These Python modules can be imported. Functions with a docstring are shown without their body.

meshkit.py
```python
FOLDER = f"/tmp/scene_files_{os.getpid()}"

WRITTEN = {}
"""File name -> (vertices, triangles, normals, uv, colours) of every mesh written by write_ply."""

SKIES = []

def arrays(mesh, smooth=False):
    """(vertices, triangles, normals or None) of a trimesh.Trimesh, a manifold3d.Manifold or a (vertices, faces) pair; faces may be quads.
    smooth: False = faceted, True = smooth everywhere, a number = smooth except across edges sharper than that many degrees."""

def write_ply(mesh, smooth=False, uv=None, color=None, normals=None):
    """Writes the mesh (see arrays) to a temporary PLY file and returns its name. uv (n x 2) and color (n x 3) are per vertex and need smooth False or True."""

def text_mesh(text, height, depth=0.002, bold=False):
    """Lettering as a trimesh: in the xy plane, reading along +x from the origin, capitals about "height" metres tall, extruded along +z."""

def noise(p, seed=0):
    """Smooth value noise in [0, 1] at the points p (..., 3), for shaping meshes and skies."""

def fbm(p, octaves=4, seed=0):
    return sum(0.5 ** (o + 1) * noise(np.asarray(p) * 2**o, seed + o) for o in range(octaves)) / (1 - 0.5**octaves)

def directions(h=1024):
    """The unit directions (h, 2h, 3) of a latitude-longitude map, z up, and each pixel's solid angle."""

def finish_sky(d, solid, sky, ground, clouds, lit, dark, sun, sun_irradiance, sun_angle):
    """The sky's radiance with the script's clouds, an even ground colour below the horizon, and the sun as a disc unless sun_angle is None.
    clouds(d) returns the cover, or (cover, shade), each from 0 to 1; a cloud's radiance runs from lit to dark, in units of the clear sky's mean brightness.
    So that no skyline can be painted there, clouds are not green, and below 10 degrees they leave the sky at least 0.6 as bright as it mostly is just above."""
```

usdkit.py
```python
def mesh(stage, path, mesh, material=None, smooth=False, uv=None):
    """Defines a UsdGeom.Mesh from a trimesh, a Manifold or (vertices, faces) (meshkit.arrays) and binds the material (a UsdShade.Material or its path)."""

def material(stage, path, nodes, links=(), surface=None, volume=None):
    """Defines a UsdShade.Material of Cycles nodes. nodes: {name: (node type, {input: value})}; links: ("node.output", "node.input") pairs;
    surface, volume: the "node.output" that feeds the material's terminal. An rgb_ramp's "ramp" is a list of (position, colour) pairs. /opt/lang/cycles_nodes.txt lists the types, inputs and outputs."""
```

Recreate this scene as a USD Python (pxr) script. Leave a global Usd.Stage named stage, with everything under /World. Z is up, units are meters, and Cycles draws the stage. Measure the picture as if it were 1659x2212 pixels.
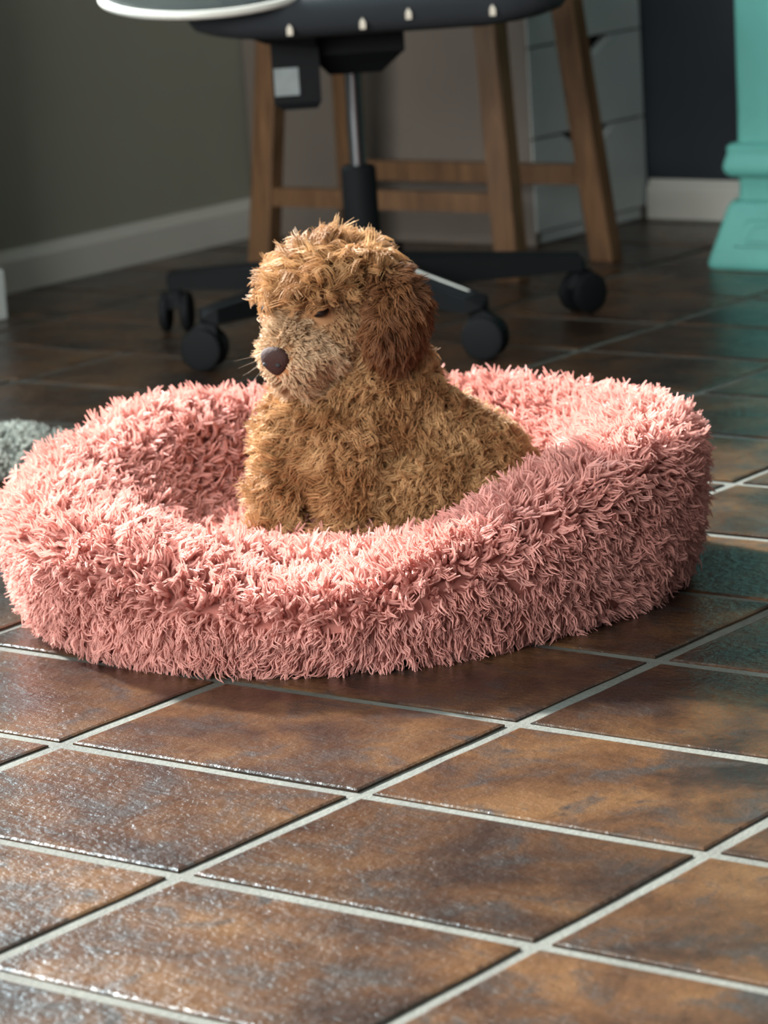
import math
import numpy as np
import trimesh
import usdkit
import meshkit
from shapely.geometry import Polygon
from pxr import Usd, UsdGeom, UsdLux, UsdShade, Gf, Sdf, Vt

stage = Usd.Stage.CreateInMemory()
UsdGeom.SetStageUpAxis(stage, "Z")
UsdGeom.SetStageMetersPerUnit(stage, 1.0)
UsdGeom.Xform.Define(stage, "/World")
UsdGeom.Scope.Define(stage, "/World/Looks")

# ------------------------------------------------------------------ camera
IMG_W, IMG_H = 1659, 2212
FPX, PPX, PPY = 7195.3, -180.5, 85.2            # focal length and centre shift in pixels of the 1659 x 2212 frame
EYE = (0.0, 0.0, 0.8053)
FWD = np.array([-0.6166125, 0.7543753, -0.2251822])
RIGHT = np.array([0.7822012, 0.6194443, -0.0667080])
UP = np.array([-0.0891650, 0.2172707, 0.9720304])
cam = UsdGeom.Camera.Define(stage, "/World/Camera")
AP = 36.0
cam.CreateHorizontalApertureAttr(AP)
cam.CreateVerticalApertureAttr(AP * IMG_H / IMG_W)
cam.CreateFocalLengthAttr(AP * FPX / IMG_W)
cam.CreateHorizontalApertureOffsetAttr(-PPX / IMG_W * AP)
cam.CreateVerticalApertureOffsetAttr(PPY / IMG_W * AP)
cam.CreateClippingRangeAttr((0.05, 100.0))
cam.CreateFStopAttr(12.0)
cam.CreateFocusDistanceAttr(2.95)
m = Gf.Matrix4d(*RIGHT, 0, *UP, 0, *(-FWD), 0, *EYE, 1)
cam.AddTransformOp().Set(m)
EXPOSURE = 0.0
cam.CreateExposureAttr(EXPOSURE)

# ------------------------------------------------------------------ light
SUN_EL, SUN_AZ = 28.5, 12.0        # the sun comes in over the left wall's window
SUN_I, SKY_I, WIN_I, BACK_I = 3100, 0.35, 36.0, 16.0
dome = UsdLux.DomeLight.Define(stage, "/World/Sky")
dome.CreateIntensityAttr(SKY_I)
dome.CreateColorAttr((0.80, 0.92, 1.0))


def look_along(prim, pos, d):
    d = np.array(d, float) / np.linalg.norm(d)
    up = np.array([0, 0, 1.0]) if abs(d[2]) < 0.95 else np.array([0, 1.0, 0])
    r = np.cross(d, up); r /= np.linalg.norm(r)
    u = np.cross(r, d)
    UsdGeom.Xformable(prim).AddTransformOp().Set(Gf.Matrix4d(*r, 0, *u, 0, *(-d), 0, *pos, 1))


el, az = math.radians(SUN_EL), math.radians(SUN_AZ)
SUN_DIR = np.array([math.cos(el) * math.cos(az), -math.cos(el) * math.sin(az), -math.sin(el)])
sun = UsdLux.DistantLight.Define(stage, "/World/Sun")
sun.CreateIntensityAttr(SUN_I)
sun.CreateAngleAttr(3.0)
sun.CreateColorAttr((1.0, 0.965, 0.90))
look_along(sun, (0, 0, 5), SUN_DIR)
# daylight standing in the window of the left wall, and in the open glazed side of the room behind the camera
WIN = (1.95, 4.12, 0.85, 2.15)      # y0 y1 z0 z1 of the window in the left wall
win = UsdLux.RectLight.Define(stage, "/World/WindowDaylight")
win.CreateWidthAttr(WIN[1] - WIN[0]); win.CreateHeightAttr(WIN[3] - WIN[2])
win.CreateIntensityAttr(WIN_I); win.CreateColorAttr((0.66, 0.90, 1.0))
look_along(win, (-4.10, (WIN[0] + WIN[1]) / 2, (WIN[2] + WIN[3]) / 2), (1, 0, 0))
back = UsdLux.RectLight.Define(stage, "/World/PatioDaylight")
back.CreateWidthAttr(3.6); back.CreateHeightAttr(1.5)
back.CreateIntensityAttr(BACK_I); back.CreateColorAttr((0.97, 0.98, 0.95))
look_along(back, (-1.9, -1.35, 1.55), (0, 1, 0))

# ------------------------------------------------------------------ helpers
used = {}


def fresh(parent, name):
    k = f"{parent}/{name}"
    n = used.get(k, -1) + 1
    used[k] = n
    return k if n == 0 else f"{k}_{n:03d}"


def path_of(parent):
    return "/World" if parent is None else str(parent.GetPath())


def tag(p, label=None, cat=None, group=None, kind=None):
    for k, v in (("label", label), ("category", cat), ("group", group), ("kind", kind)):
        if v:
            p.SetCustomDataByKey(k, v)
    return p


def obj(name, mesh, mat, parent=None, smooth=30):
    return usdkit.mesh(stage, fresh(path_of(parent), name), mesh, mat, smooth=smooth).GetPrim()


def thing(name, label=None, cat=None, group=None, kind=None, parent=None, loc=None, rotz=0.0):
    x = UsdGeom.Xform.Define(stage, fresh(path_of(parent), name))
    if loc is not None:
        x.AddTranslateOp().Set(Gf.Vec3d(*map(float, loc)))
        if rotz:
            x.AddRotateZOp().Set(float(rotz))
    return tag(x.GetPrim(), label, cat, group, kind)


def join(*ms):
    return trimesh.util.concatenate([q for q in ms])


def box(x0, x1, y0, y1, z0, z1, bevel=0.0):
    if bevel <= 0:
        b = trimesh.creation.box([x1 - x0, y1 - y0, z1 - z0])
        b.apply_translation([(x0 + x1) / 2, (y0 + y1) / 2, (z0 + z1) / 2])
        return b
    b = bevel
    pts = []
    for sx, X in ((1, x0), (-1, x1)):
        for sy, Y in ((1, y0), (-1, y1)):
            for sz, Z in ((1, z0), (-1, z1)):
                pts += [(X, Y + sy * b, Z + sz * b), (X + sx * b, Y, Z + sz * b), (X + sx * b, Y + sy * b, Z)]
    return trimesh.convex.convex_hull(np.array(pts))


def hull(pts):
    return trimesh.convex.convex_hull(np.array(pts, float))


def beam(p0, p1, half, bevel=0.003):
    """A square bar from p0 to p1 whose ends are cut level (axis aligned section); half = (hx, hy)."""
    (hx, hy), pts = half, []
    for p in (p0, p1):
        for sx in (-1, 1):
            for sy in (-1, 1):
                pts += [(p[0] + sx * (hx - bevel), p[1] + sy * hy, p[2]), (p[0] + sx * hx, p[1] + sy * (hy - bevel), p[2])]
    return hull(pts)


def tube(pts, r, sides=12, cap=True):
    p = np.asarray(pts, float)
    r = np.broadcast_to(np.asarray(r, float), len(p))
    t = np.gradient(p, axis=0); t /= np.linalg.norm(t, axis=1, keepdims=True)
    ref = np.array([0, 0, 1.0]) if abs(t[0][2]) < 0.9 else np.array([1.0, 0, 0])
    v = []
    for i in range(len(p)):
        a = np.cross(ref, t[i]); a /= np.linalg.norm(a); b = np.cross(t[i], a)
        ref = np.cross(a, t[i]) * -1
        ref = b
        ang = np.arange(sides) * 2 * np.pi / sides
        v.append(p[i] + r[i] * (np.cos(ang)[:, None] * a + np.sin(ang)[:, None] * b))
    v = np.vstack(v); f = []
    for i in range(len(p) - 1):
        for k in range(sides):
            a, b = i * sides + k, i * sides + (k + 1) % sides
            f += [(a, b, b + sides), (a, b + sides, a + sides)]
    if cap:
        n = len(v); v = np.vstack([v, p[:1], p[-1:]])
        for k in range(sides):
            f += [(n, (k + 1) % sides, k), (n + 1, (len(p) - 1) * sides + k, (len(p) - 1) * sides + (k + 1) % sides)]
    q = trimesh.Trimesh(v, f, process=False)
    if q.volume < 0:
        q.invert()
    return q


def lathe(profile, sides=40):
    q = trimesh.creation.revolve(np.array(profile, float), sections=sides)
    if q.volume < 0:
        q.invert()
    return q


def moved(q, *loc, rotz=0.0):
    q = q.copy()
    if rotz:
        q.apply_transform(trimesh.transformations.rotation_matrix(math.radians(rotz), [0, 0, 1]))
    q.apply_translation(loc)
    return q


def mat(name, nodes, links=(), surface="p.BSDF"):
    return usdkit.material(stage, f"/World/Looks/{name}", nodes, links, surface=surface)


def plain(name, col, rough=0.5, spec=0.5, metallic=0.0, bump=0.0, bscale=80.0, vary=0.12, vscale=6.0, coat=0.0):
    """Paint, plastic or metal: a slight mottling of the colour and a fine relief."""
    lo, hi = [c * (1 - vary) for c in col], [min(1, c * (1 + vary)) for c in col]
    nodes = {"g": ("geometry", {}), "n": ("noise_texture", {"scale": vscale, "detail": 4.0}),
             "r": ("rgb_ramp", {"ramp": [(0.3, lo), (0.7, hi)]}),
             "p": ("principled_bsdf", {"roughness": rough, "specular_ior_level": spec, "metallic": metallic, "coat_weight": coat})}
    links = [("g.position", "n.vector"), ("n.fac", "r.fac"), ("r.color", "p.base_color")]
    if bump:
        nodes["n2"] = ("noise_texture", {"scale": bscale, "detail": 5.0})
        nodes["b"] = ("bump", {"strength": bump, "distance": 0.002})
        links += [("g.position", "n2.vector"), ("n2.fac", "b.height"), ("b.normal", "p.normal")]
    return mat(name, nodes, links)


def fbm(p, o=3, seed=0):
    return meshkit.fbm(p, o, seed)


# ------------------------------------------------------------------ materials
M_TILE = mat("SlateTile", {
    "g": ("geometry", {}), "oi": ("object_info", {}),
    "cx": ("combine_xyz", {"z": 0.0}),
    "k": ("math", {"math_type": "multiply", "value2": 37.0}),
    "v": ("vector_math", {"math_type": "add"}),
    "mp": ("mapping", {"scale": (1.0, 1.15, 1.0)}),
    "n1": ("noise_texture", {"scale": 7.0, "detail": 6.0, "roughness": 0.62, "distortion": 0.4}),
    "n2": ("noise_texture", {"scale": 16.0, "detail": 8.0, "roughness": 0.7, "distortion": 0.8}),
    "n3": ("noise_texture", {"scale": 120.0, "detail": 4.0, "roughness": 0.6, "distortion": 0.0}),
    "n4": ("noise_texture", {"scale": 34.0, "detail": 6.0, "roughness": 0.62, "distortion": 0.25}),
    "r1": ("rgb_ramp", {"ramp": [(0.30, (0.010, 0.0062, 0.0048)), (0.42, (0.026, 0.0130, 0.0072)), (0.53, (0.056, 0.0265, 0.0115)), (0.68, (0.096, 0.049, 0.0205))]}),
    "r2": ("rgb_ramp", {"ramp": [(0.50, (0.0, 0.0, 0.0)), (0.66, (1.0, 1.0, 1.0))]}),
    "mx": ("mix", {"color2": (0.021, 0.0175, 0.0155)}),
    "tv": ("map_range", {"from_min": 0.0, "from_max": 1.0, "to_min": 0.68, "to_max": 1.25}),
    "hs": ("hsv", {}),
    "r4": ("rgb_ramp", {"ramp": [(0.30, (0.45, 0.45, 0.45)), (0.42, (1.0, 1.0, 1.0))]}),
    "ml": ("mix", {"mix_type": "multiply", "fac": 0.75}),
    "ad": ("math", {"math_type": "multiply_add", "value2": 0.9}),
    "b": ("bump", {"strength": 0.55, "distance": 0.003}),
    "rr": ("map_range", {"from_min": 0.3, "from_max": 0.7, "to_min": 0.19, "to_max": 0.31}),
    "p": ("principled_bsdf", {"specular_ior_level": 0.48}),
}, [("oi.random", "k.value1"), ("k.value", "cx.x"), ("k.value", "cx.y"), ("g.position", "v.vector1"), ("cx.vector", "v.vector2"), ("v.vector", "mp.vector"),
    ("mp.vector", "n1.vector"), ("mp.vector", "n2.vector"), ("mp.vector", "n3.vector"), ("mp.vector", "n4.vector"),
    ("n1.fac", "r1.fac"), ("n2.fac", "r2.fac"), ("r2.color", "mx.fac"), ("r1.color", "mx.color1"),
    ("mx.color", "ml.color1"), ("n4.fac", "r4.fac"), ("r4.color", "ml.color2"), ("ml.color", "hs.color"),
    ("oi.random", "tv.value"), ("tv.result", "hs.value"), ("hs.color", "p.base_color"),
    ("n3.fac", "ad.value1"), ("n4.fac", "ad.value3"), ("ad.value", "b.height"), ("b.normal", "p.normal"), ("n2.fac", "rr.value"), ("rr.result", "p.roughness")])
M_GROUT = plain("Grout", (0.080, 0.083, 0.073), rough=0.8, spec=0.2, bump=0.5, bscale=220, vary=0.22, vscale=14)
M_WALL = plain("OlivePaint", (0.225, 0.22, 0.175), rough=0.6, bump=0.15, bscale=300, vary=0.03)
M_NAVY = plain("NavyPaint", (0.0095, 0.0135, 0.0195), rough=0.75, bump=0.15, bscale=300, vary=0.05)
M_TRIM = plain("TrimPaint", (0.47, 0.45, 0.40), rough=0.4, vary=0.05)
M_CEIL = plain("CeilingPaint", (0.55, 0.54, 0.50), rough=0.8, vary=0.03)
M_WHITE = plain("WhiteLacquer", (0.52, 0.54, 0.52), rough=0.35, vary=0.04)
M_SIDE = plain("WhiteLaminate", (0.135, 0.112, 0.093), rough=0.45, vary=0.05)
M_TURQ = plain("TurquoisePaint", (0.092, 0.31, 0.27), rough=0.4, bump=0.25, bscale=60, vary=0.08, vscale=9)
M_BLACK = plain("BlackPlastic", (0.0060, 0.0068, 0.0078), rough=0.7, spec=0.14, vary=0.1)
M_VINYL = plain("BlackVinyl", (0.030, 0.036, 0.036), rough=0.16, bump=0.2, bscale=60, coat=0.6)
M_FABRIC = plain("DarkSeatFabric", (0.010, 0.013, 0.017), rough=0.9, bump=0.5, bscale=500)
M_PIPING = plain("PalePiping", (0.60, 0.59, 0.54), rough=0.35)
M_CHROME = plain("Chrome", (0.12, 0.125, 0.13), rough=0.3, metallic=1.0, vary=0.03)
M_LABEL = plain("PaperLabel", (0.19, 0.22, 0.22), rough=0.6, vary=0.08, vscale=60)
M_CLIP = plain("PaleClip", (0.55, 0.50, 0.42), rough=0.4)
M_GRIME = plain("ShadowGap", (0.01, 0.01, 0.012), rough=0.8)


def wood(name, lo, hi):
    return mat(name, {"g": ("geometry", {}), "mp": ("mapping", {"scale": (1.0, 1.0, 0.12)}),
                      "n": ("noise_texture", {"scale": 45.0, "detail": 5.0, "distortion": 1.5}),
                      "r": ("rgb_ramp", {"ramp": [(0.3, lo), (0.7, hi)]}), "b": ("bump", {"strength": 0.2, "distance": 0.001}),
                      "p": ("principled_bsdf", {"roughness": 0.42, "specular_ior_level": 0.4})},
               [("g.position", "mp.vector"), ("mp.vector", "n.vector"), ("n.fac", "r.fac"), ("r.color", "p.base_color"), ("n.fac", "b.height"), ("b.normal", "p.normal")])


M_WOOD = wood("StoolWood", (0.074, 0.036, 0.0165), (0.150, 0.078, 0.036))
M_PANE = mat("WindowPane", {"f": ("fresnel", {"IOR": 1.45}), "t": ("transparent_bsdf", {}), "g": ("glossy_bsdf", {"roughness": 0.02}), "x": ("mix_closure", {})},
             [("f.fac", "x.fac"), ("t.BSDF", "x.closure1"), ("g.BSDF", "x.closure2")], surface="x.closure")


def fur_mat(name, stops, scale, rough=0.55, trans=0.30, spec=0.25, attr=True):
    """Fur: the pile's own tone varies from lock to lock; some light passes through each hair."""
    return mat(name, {
        "g": ("geometry", {}), "n": ("noise_texture", {"scale": scale, "detail": 4.0, "roughness": 0.6}),
        "hi": ("hair_info", {}), "mr": ("map_range", {"from_min": 0.0, "from_max": 1.0, "to_min": -0.16, "to_max": 0.16}),
        "ad": ("math", {"math_type": "add"}),
        "r": ("rgb_ramp", {"ramp": stops}),
        "p": ("principled_bsdf", {"roughness": rough, "specular_ior_level": spec, "sheen_weight": 0.0}),
        "t": ("translucent_bsdf", {}), "x": ("mix_closure", {"fac": trans})},
        [("g.position", "n.vector"), ("n.fac", "ad.value1"), ("hi.random" if False else "mr.result", "ad.value2"), ("hi.intercept", "mr.value"), ("ad.value", "r.fac"),
         ("r.color", "p.base_color"), ("r.color", "t.color"), ("p.BSDF", "x.closure1"), ("t.BSDF", "x.closure2")], surface="x.closure")


M_PINK = fur_mat("PinkPile", [(0.25, (0.57, 0.260, 0.220)), (0.5, (0.71, 0.360, 0.312)), (0.75, (0.81, 0.465, 0.410))], 14.0, trans=0.28)
M_PINKBASE = plain("PinkBacking", (0.36, 0.135, 0.11), rough=0.9, spec=0.1, bump=0.6, bscale=140, vary=0.2, vscale=20)
M_COAT = fur_mat("ApricotCoat", [(0.25, (0.31, 0.150, 0.060)), (0.5, (0.545, 0.325, 0.155)), (0.75, (0.80, 0.61, 0.38))], 26.0, trans=0.16)
M_EARFUR = fur_mat("RussetEarCoat", [(0.25, (0.12, 0.046, 0.018)), (0.5, (0.19, 0.080, 0.031)), (0.75, (0.30, 0.145, 0.062))], 26.0, trans=0.14)
M_FACEFUR = fur_mat("CreamFaceCoat", [(0.25, (0.34, 0.190, 0.092)), (0.5, (0.50, 0.310, 0.170)), (0.75, (0.66, 0.46, 0.28))], 30.0, trans=0.16)
M_MUZZLE = fur_mat("PaleMuzzleCoat", [(0.25, (0.38, 0.235, 0.130)), (0.5, (0.58, 0.41, 0.26)), (0.75, (0.78, 0.62, 0.45))], 30.0, trans=0.16)
M_SKIN = plain("PuppySkin", (0.30, 0.15, 0.070), rough=0.8, spec=0.15, vary=0.2, vscale=30)
M_NOSE = plain("PuppyNose", (0.032, 0.015, 0.013), rough=0.75, spec=0.15, bump=0.4, bscale=500)
M_EYE = plain("PuppyEye", (0.010, 0.006, 0.005), rough=0.45, spec=0.25)
M_WHISK = plain("Whisker", (0.20, 0.15, 0.11), rough=0.4)
M_GREY = fur_mat("GreyChenille", [(0.25, (0.36, 0.39, 0.35)), (0.5, (0.56, 0.60, 0.55)), (0.75, (0.70, 0.74, 0.68))], 22.0, trans=0.15)
M_GREYBASE = plain("GreyBacking", (0.13, 0.145, 0.13), rough=0.9, vary=0.2, vscale=30)

# ------------------------------------------------------------------ the room
XL, YB = -3.88, 5.03                # left wall, back wall
Y0, XR, ZC = -1.2, 1.6, 2.45
floor = thing("floor", "brown slate-look tiles with pale recessed grout", "floor", kind="structure")
obj("grout", box(XL - 0.1, XR, Y0, YB + 0.1, -0.06, -0.0024), M_GROUT, floor, smooth=False)
TX, TY, PX0, PY0 = 0.33, 0.22614, -1.6163, 1.8049
rng = np.random.default_rng(5)
GAP = 0.0076


def tile_mesh(x0, x1, y0, y1):
    j = lambda: rng.normal(0, 0.0007)
    ring = []
    n = 4
    for k in range(n): ring.append((x0 + (x1 - x0) * k / n, y0 + j()))
    for k in range(n): ring.append((x1 + j(), y0 + (y1 - y0) * k / n))
    for k in range(n): ring.append((x1 - (x1 - x0) * k / n, y1 + j()))
    for k in range(n): ring.append((x0 + j(), y1 - (y1 - y0) * k / n))
    ring = np.array(ring); c = ring.mean(0); N = len(ring)
    dz = rng.normal(0, 0.0003); tilt = rng.normal(0, 0.0012, 2)
    inward = np.sign(c - ring) * 1.0
    d = np.array([(x1 - x0) / 2, (y1 - y0) / 2])
    inset = lambda e: c + (ring - c) * (1 - e / d)
    zt = lambda r: dz + (r - c) @ tilt
    r1, r2 = ring, inset(0.0028)
    v = np.vstack([np.c_[ring, np.full(N, -0.008)], np.c_[r1, zt(r1) - 0.0009], np.c_[r2, zt(r2)], [[*c, dz]]])
    f = []
    for a in range(2):
        for k in range(N):
            p, q = a * N + k, a * N + (k + 1) % N
            f += [(p, q, q + N), (p, q + N, p + N)]
    f += [(2 * N + k, 2 * N + (k + 1) % N, 3 * N) for k in range(N)]
    return trimesh.Trimesh(v, f, process=False)


def in_view(p, margin=0.0):
    d = np.array([p[0], p[1], 0.0]) - np.array(EYE)
    z = d @ FWD
    if z < 0.3: return False
    x, y = IMG_W / 2 + PPX + FPX * (d @ RIGHT) / z, IMG_H / 2 + PPY - FPX * (d @ UP) / z
    return -margin < x < IMG_W + margin and -margin < y < IMG_H + margin


rest, shown = [], 0
for i in range(-8, 11):
    for k in range(-14, 15):
        x0, x1 = PX0 + TX * i + GAP, PX0 + TX * (i + 1) - GAP
        y0, y1 = PY0 + TY * k + GAP, PY0 + TY * (k + 1) - GAP
        x0, x1, y0, y1 = max(x0, XL), min(x1, XR), max(y0, Y0), min(y1, YB)
        if x1 - x0 < 0.02 or y1 - y0 < 0.02: continue
        q = tile_mesh(x0, x1, y0, y1)
        if any(in_view((a, b), 60) for a in (x0, (x0 + x1) / 2, x1) for b in (y0, (y0 + y1) / 2, y1)):
            obj("tile", q, M_TILE, floor, smooth=False); shown += 1
        else:
            rest.append(q)
tag(obj("outer_tiles", join(*rest), M_TILE, floor, smooth=False), kind="stuff")

wy0, wy1, wz0, wz1 = WIN
wall = join(box(XL - 0.2, XL, Y0, wy0, -0.06, ZC), box(XL - 0.2, XL, wy1, YB + 0.2, -0.06, ZC), box(XL - 0.2, XL, wy0, wy1, -0.06, wz0), box(XL - 0.2, XL, wy0, wy1, wz1, ZC))
tag(obj("wall_left", wall, M_WALL, smooth=False), "olive grey painted wall with the daylight window", "wall", kind="structure")
tag(obj("wall_back", box(XL, XR + 0.2, YB, YB + 0.2, -0.06, ZC), M_NAVY, smooth=False), "dark navy painted wall behind the white drawers", "wall", kind="structure")
tag(obj("wall_right", box(XR, XR + 0.2, Y0, YB, -0.06, ZC), M_NAVY, smooth=False), "plain dark wall on the right, outside the photograph", "wall", kind="structure")
tag(obj("ceiling", box(XL - 0.2, XR + 0.2, Y0, YB + 0.2, ZC, ZC + 0.15), M_CEIL, smooth=False), "plain pale ceiling above the room", "ceiling", kind="structure")


def skirting(along, a0, a1, at, name, label):
    prof = [(0, 0), (0.016, 0), (0.016, 0.052), (0.012, 0.060), (0.008, 0.062), (0.005, 0.070), (0, 0.070)]
    q = trimesh.creation.extrude_polygon(Polygon(prof), a1 - a0, engine="earcut")
    v = q.vertices.copy()
    if along == "y":
        q.vertices = np.c_[at + v[:, 0], a0 + v[:, 2], v[:, 1]]
    else:
        q.vertices = np.c_[a0 + v[:, 2], at - v[:, 0], v[:, 1]]
    q.fix_normals()
    return tag(obj(name, q, M_TRIM, smooth=False), label, "baseboard", kind="structure")


skirting("y", Y0, 4.685, XL, "baseboard_left", "pale skirting board along the olive wall")
skirting("x", -3.245, XR, YB, "baseboard_back", "pale skirting board along the navy wall")

w1 = thing("window_1", "white framed daylight window in the olive wall", "window", kind="structure")
fx0, fx1 = XL - 0.13, XL - 0.06
ym = (wy0 + wy1) / 2
obj("window_frame", join(box(fx0, fx1, wy0, wy1, wz0, wz0 + 0.05), box(fx0, fx1, wy0, wy1, wz1 - 0.05, wz1), box(fx0, fx1, wy0, wy0 + 0.05, wz0, wz1), box(fx0, fx1, wy1 - 0.05, wy1, wz0, wz1)), M_TRIM, w1, smooth=False)
obj("pane", box(fx0 + 0.03, fx0 + 0.036, wy0 + 0.05, wy1 - 0.05, wz0 + 0.05, wz1 - 0.05), M_PANE, w1, smooth=False)
obj("window_sill", box(XL - 0.10, XL + 0.05, wy0 - 0.04, wy1 + 0.04, wz0 - 0.03, wz0, 0.004), M_TRIM, w1, smooth=False)

# ------------------------------------------------------------------ white drawer unit in the corner
du = thing("drawer_unit", "white drawer unit with notched drawer fronts in the corner behind the stool", "drawers")
DX0, DX1, DY0, DY1, DH = XL + 0.005, -3.25, 4.69, 5.026, 0.66
FT = 0.018
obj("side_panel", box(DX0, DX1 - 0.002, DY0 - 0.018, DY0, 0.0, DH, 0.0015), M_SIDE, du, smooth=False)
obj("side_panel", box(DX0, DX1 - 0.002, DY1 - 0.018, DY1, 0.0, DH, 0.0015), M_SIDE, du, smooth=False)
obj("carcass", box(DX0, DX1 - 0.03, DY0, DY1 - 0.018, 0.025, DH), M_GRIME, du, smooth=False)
obj("plinth", box(DX0, DX1 - 0.004, DY0, DY1 - 0.018, 0.002, 0.021, 0.001), M_WHITE, du, smooth=False)
obj("top_panel", box(DX0, DX1 + 0.006, DY0 - 0.02, DY1, DH, DH + 0.02, 0.002), M_WHITE, du, smooth=False)
for z0, z1 in ((0.024, 0.181), (0.185, 0.336), (0.340, 0.492), (0.496, 0.645)):
    a, b = DY0 - 0.016, DY1 - 0.002
    yc = 4.848
    poly = Polygon([(a, z0), (b, z0), (b, z1), (yc + 0.082, z1), (yc + 0.040, z1 - 0.024), (yc + 0.024, z1 - 0.030), (yc - 0.024, z1 - 0.030), (yc - 0.040, z1 - 0.024), (yc - 0.082, z1), (a, z1)])
    q = trimesh.creation.extrude_polygon(poly, FT, engine="earcut")
    v = q.vertices.copy(); q.vertices = np.c_[DX1 - FT + v[:, 2], v[:, 0], v[:, 1]]; q.fix_normals()
    obj("drawer", q, M_WHITE, du, smooth=False)

# ------------------------------------------------------------------ turquoise pedestal post
def rsquare(hx, hy, r, n=6):
    c = []
    for cx, cy, a0 in ((hx - r, hy - r, 0), (-hx + r, hy - r, 90), (-hx + r, -hy + r, 180), (hx - r, -hy + r, 270)):
        for k in range(n + 1):
            a = math.radians(a0 + 90 * k / n); c.append((cx + r * math.cos(a), cy + r * math.sin(a)))
    return np.array(c)


def loft(prof, r=0.012):
    """prof: (half width, z) rows of a rounded-square pedestal, bottom to top."""
    rings = [np.c_[rsquare(hw, hw, r), np.full(28, z)] for hw, z in prof]
    n = 28
    v = np.vstack(rings + [[[0, 0, prof[0][1]]], [[0, 0, prof[-1][1]]]]); f = []
    for i in range(len(prof) - 1):
        for k in range(n):
            a, b = i * n + k, i * n + (k + 1) % n
            f += [(a, b, b + n), (a, b + n, a + n)]
    for k in range(n):
        f += [(len(prof) * n, (k + 1) % n, k), (len(prof) * n + 1, (len(prof) - 1) * n + k, (len(prof) - 1) * n + (k + 1) % n)]
    return trimesh.Trimesh(v, f, process=False)


HB = 0.165                               # half width of the foot
FACE = 4.527
px_, py_ = -2.823 + HB, FACE + HB
ped = thing("pedestal_post", "turquoise painted square pedestal post with a flared panelled foot", "post", loc=(px_, py_, 0))
foot_prof = [(HB - 0.0022, 0.0), (HB, 0.004), (HB + 0.0005, 0.010), (HB - 0.0017, 0.018), (HB - 0.0207, 0.084), (HB - 0.0246, 0.097), (HB - 0.0286, 0.104), (HB - 0.0336, 0.108)]
obj("foot", loft(foot_prof), M_TURQ, ped, smooth=35)
obj("neck", loft([(HB - 0.0370, 0.106), (HB - 0.0381, 0.112), (HB - 0.0392, 0.128), (HB - 0.0386, 0.146)]), M_TURQ, ped, smooth=35)
obj("moulding", loft([(HB - 0.0370, 0.143), (HB - 0.0291, 0.145), (HB - 0.0230, 0.150), (HB - 0.0202, 0.158), (HB - 0.0213, 0.166), (HB - 0.0246, 0.178), (HB - 0.0263, 0.183), (HB - 0.0252, 0.188), (HB - 0.0258, 0.193), (HB - 0.0297, 0.197), (HB - 0.0370, 0.199)]), M_TURQ, ped, smooth=35)
obj("shaft", loft([(HB - 0.0389, 0.197), (HB - 0.0398, 0.24), (HB - 0.0409, 0.43), (HB - 0.0420, 0.95)]), M_TURQ, ped, smooth=35)
obj("cap", loft([(HB - 0.0392, 0.948), (HB - 0.0224, 0.96), (HB - 0.0168, 0.99), (HB - 0.0168, 1.01)]), M_TURQ, ped, smooth=35)


def face_pt(sx, z, out=0.0):              # a point on the sloping front face of the foot, sx along the face
    hw = np.interp(z, [p[1] for p in foot_prof], [p[0] for p in foot_prof])
    return (sx, -hw - out, z)


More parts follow.
